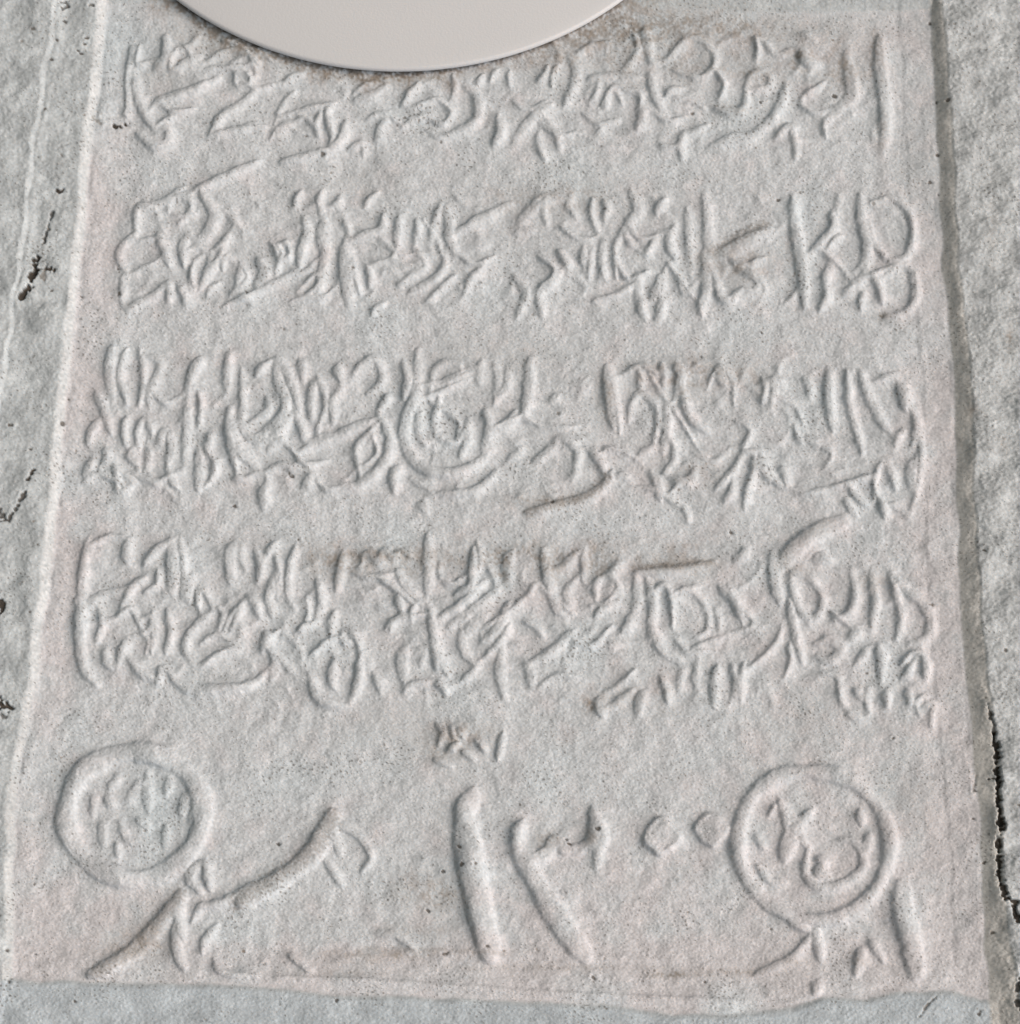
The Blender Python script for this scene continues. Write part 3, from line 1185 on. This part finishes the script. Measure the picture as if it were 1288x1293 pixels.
# ------------------------------------------------------------------ the plaque
plaque = bpy.data.objects.new('inscribed_plaque', None)
plaque.empty_display_size = .05
SC.collection.objects.link(plaque)
tagged(plaque, 'whitewashed stone plaque carved with four lines of Arabic writing and a date', 'plaque')
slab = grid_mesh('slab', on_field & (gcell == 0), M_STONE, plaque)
grid_mesh('bevelled_edge', on_plaque & ~on_field & (cell(dl) > cell(dr)), M_STONE, plaque)['label'] = 'pale worn left edge'
grid_mesh('bevelled_edge', on_plaque & ~on_field & (cell(dl) <= cell(dr)), M_STONE, plaque)['label'] = 'grey right edge'
pc = wall_point(np.array([134, 1174, 15, 1246]), np.array([14, 14, 1240, 1256]))
body_box('slab_back', pc[:, 0].min() + .006, pc[:, 0].max() - .006, pc[:, 2].min() + .006, pc[:, 2].max() - .006, .004, .0295, M_STONE, slab, (0, 0, 0))
PART = {'line1': 'inscription_line', 'line2': 'inscription_line', 'line3': 'inscription_line', 'line4': 'inscription_line',
        'ornament': 'small_ornament', 'medallion_a': 'medallion', 'medallion_b': 'medallion', 'flourish': 'flourish',
        'one': 'numeral', 'three': 'numeral', 'zero_a': 'numeral', 'zero_b': 'numeral', 'stem': 'stem_ornament',
        'emblem_a': 'emblem', 'emblem_b': 'emblem'}
LAB = {'line1': 'topmost line of carved writing, partly under the white dish', 'line2': 'second line of carved writing from the top',
       'line3': 'third line of carved writing from the top', 'line4': 'lowest and most crowded line of carved writing',
       'medallion_a': 'broad ring at the lower left, flat and worn', 'medallion_b': 'thin ring at the lower right with a leafy emblem',
       'one': 'tall slanting numeral one', 'three': 'slanting numeral three with a toothed head',
       'zero_a': 'diamond shaped zero', 'zero_b': 'rounded zero touching the right ring'}
made = {}
for g, nm in enumerate(GNAMES):
    if g == 0: continue
    m = gcell == g
    m[0, :] = m[-1, :] = m[:, 0] = m[:, -1] = False
    if not m.any(): continue
    parent = plaque
    if nm.startswith('emblem'): parent = made['medallion_' + nm[-1]]
    if nm.startswith('line'):
        ps = pieces(m)
        big = [q for q, s in ps if s > 55][:90]
        rest = m.copy()
        for q in big[1:]: rest &= ~q
        o = grid_mesh(PART[nm], rest, M_STONE, parent)     # the longest run of joined letters and the dots
        for q in big[1:]: grid_mesh('letter', q, M_STONE, o)
    else:
        o = grid_mesh(PART[nm], m, M_STONE, parent)
    if nm in LAB: o['label'] = LAB[nm]
    made[nm] = o

# ------------------------------------------------------------------ the white dish fixed over the top edge of the plaque
def glaze():
    m = bpy.data.materials.new('white_glaze'); m.use_nodes = True
    N = m.node_tree.nodes; L = m.node_tree.links
    b = N['Principled BSDF']
    n = N.new('ShaderNodeTexNoise'); n.inputs['Scale'].default_value = 9; n.inputs['Detail'].default_value = 5
    tc = N.new('ShaderNodeTexCoord'); L.new(tc.outputs['Object'], n.inputs['Vector'])
    r = N.new('ShaderNodeValToRGB')
    r.color_ramp.elements[0].position = .3; r.color_ramp.elements[0].color = (.585, .605, .64, 1)
    r.color_ramp.elements[1].position = .75; r.color_ramp.elements[1].color = (.61, .63, .665, 1)
    L.new(n.outputs['Fac'], r.inputs[0]); L.new(r.outputs[0], b.inputs['Base Color'])
    b.inputs['Roughness'].default_value = .5
    b.inputs['Specular IOR Level'].default_value = .3
    f = N.new('ShaderNodeTexNoise'); f.inputs['Scale'].default_value = 700; L.new(tc.outputs['Object'], f.inputs['Vector'])
    bp = N.new('ShaderNodeBump'); bp.inputs['Strength'].default_value = .25; bp.inputs['Distance'].default_value = .0004
    L.new(f.outputs['Fac'], bp.inputs['Height']); L.new(bp.outputs[0], b.inputs['Normal'])
    return m
M_DISH = glaze()
RIM_OFF = .0028
q = wall_point(np.array([220., 495., 790.]), np.array([0., 92.5, 0.]), RIM_OFF)
(ax, az), (bx, bz), (cx, cz) = q[:, [0, 2]]
dd = 2 * (ax * (bz - cz) + bx * (cz - az) + cx * (az - bz))
ux = ((ax*ax + az*az) * (bz - cz) + (bx*bx + bz*bz) * (cz - az) + (cx*cx + cz*cz) * (az - bz)) / dd
uz = ((ax*ax + az*az) * (cx - bx) + (bx*bx + bz*bz) * (ax - cx) + (cx*cx + cz*cz) * (bx - ax)) / dd
RAD = math.hypot(ax - ux, az - uz)
def lathe(name, prof, n, mat, parent):
    """turn a profile of (radius, distance out from the wall) about the dish's axis"""
    me = bpy.data.meshes.new(name)
    v, f = [], []
    for r, y in prof:
        for k in range(n):
            a = 2 * math.pi * k / n
            v.append((r * math.cos(a), -y, r * math.sin(a)))
    for s in range(len(prof) - 1):
        for k in range(n):
            f.append((s*n + k, s*n + (k+1) % n, (s+1)*n + (k+1) % n, (s+1)*n + k))
    c0 = len(v); v.append((0, -prof[-1][1], 0)); s = (len(prof) - 1) * n
    for k in range(n): f.append((s + k, s + (k+1) % n, c0))
    c1 = len(v); v.append((0, -prof[0][1], 0))
    for k in range(n): f.append(((k+1) % n, k, c1))
    me.from_pydata(v, [], f)
    me.polygons.foreach_set('use_smooth', [True] * len(f))
    me.materials.append(mat); me.update()
    o = bpy.data.objects.new(name, me); SC.collection.objects.link(o); o.parent = parent
    return o
dish = bpy.data.objects.new('wall_dish', None); dish.empty_display_size = .05
SC.collection.objects.link(dish)
dish.location = (ux, 0, uz)
tagged(dish, 'smooth round off-white dish fixed to the wall over the top edge of the plaque', 'dish')
FR_ = RIM_OFF
prof = [(RAD - .012, FR_ - .001), (RAD - .003, FR_ + .0005)]
for k in range(11):                                    # rounded lip
    a = -math.pi * .35 + math.pi * .81 * k / 10
    prof.append((RAD - .0022 + .0022 * math.cos(a), FR_ + .0024 + .0022 * math.sin(a)))
r1, y1 = prof[-1]
prof2 = []
for k in range(41):                                    # a shallow dome inside the lip
    t = k / 40
    r = (r1 - .00005) * (1 - t)
    prof2.append((max(r, 1e-4), y1 - .00002 + .009 * (1 - (r / r1) ** 2.6)))
lathe('bowl', prof + prof2[1:], 240, M_DISH, dish)
lathe('mount', [(RAD * .34, -.012), (RAD * .34, .003), (RAD * .42, .0045)], 64, M_DISH, dish)
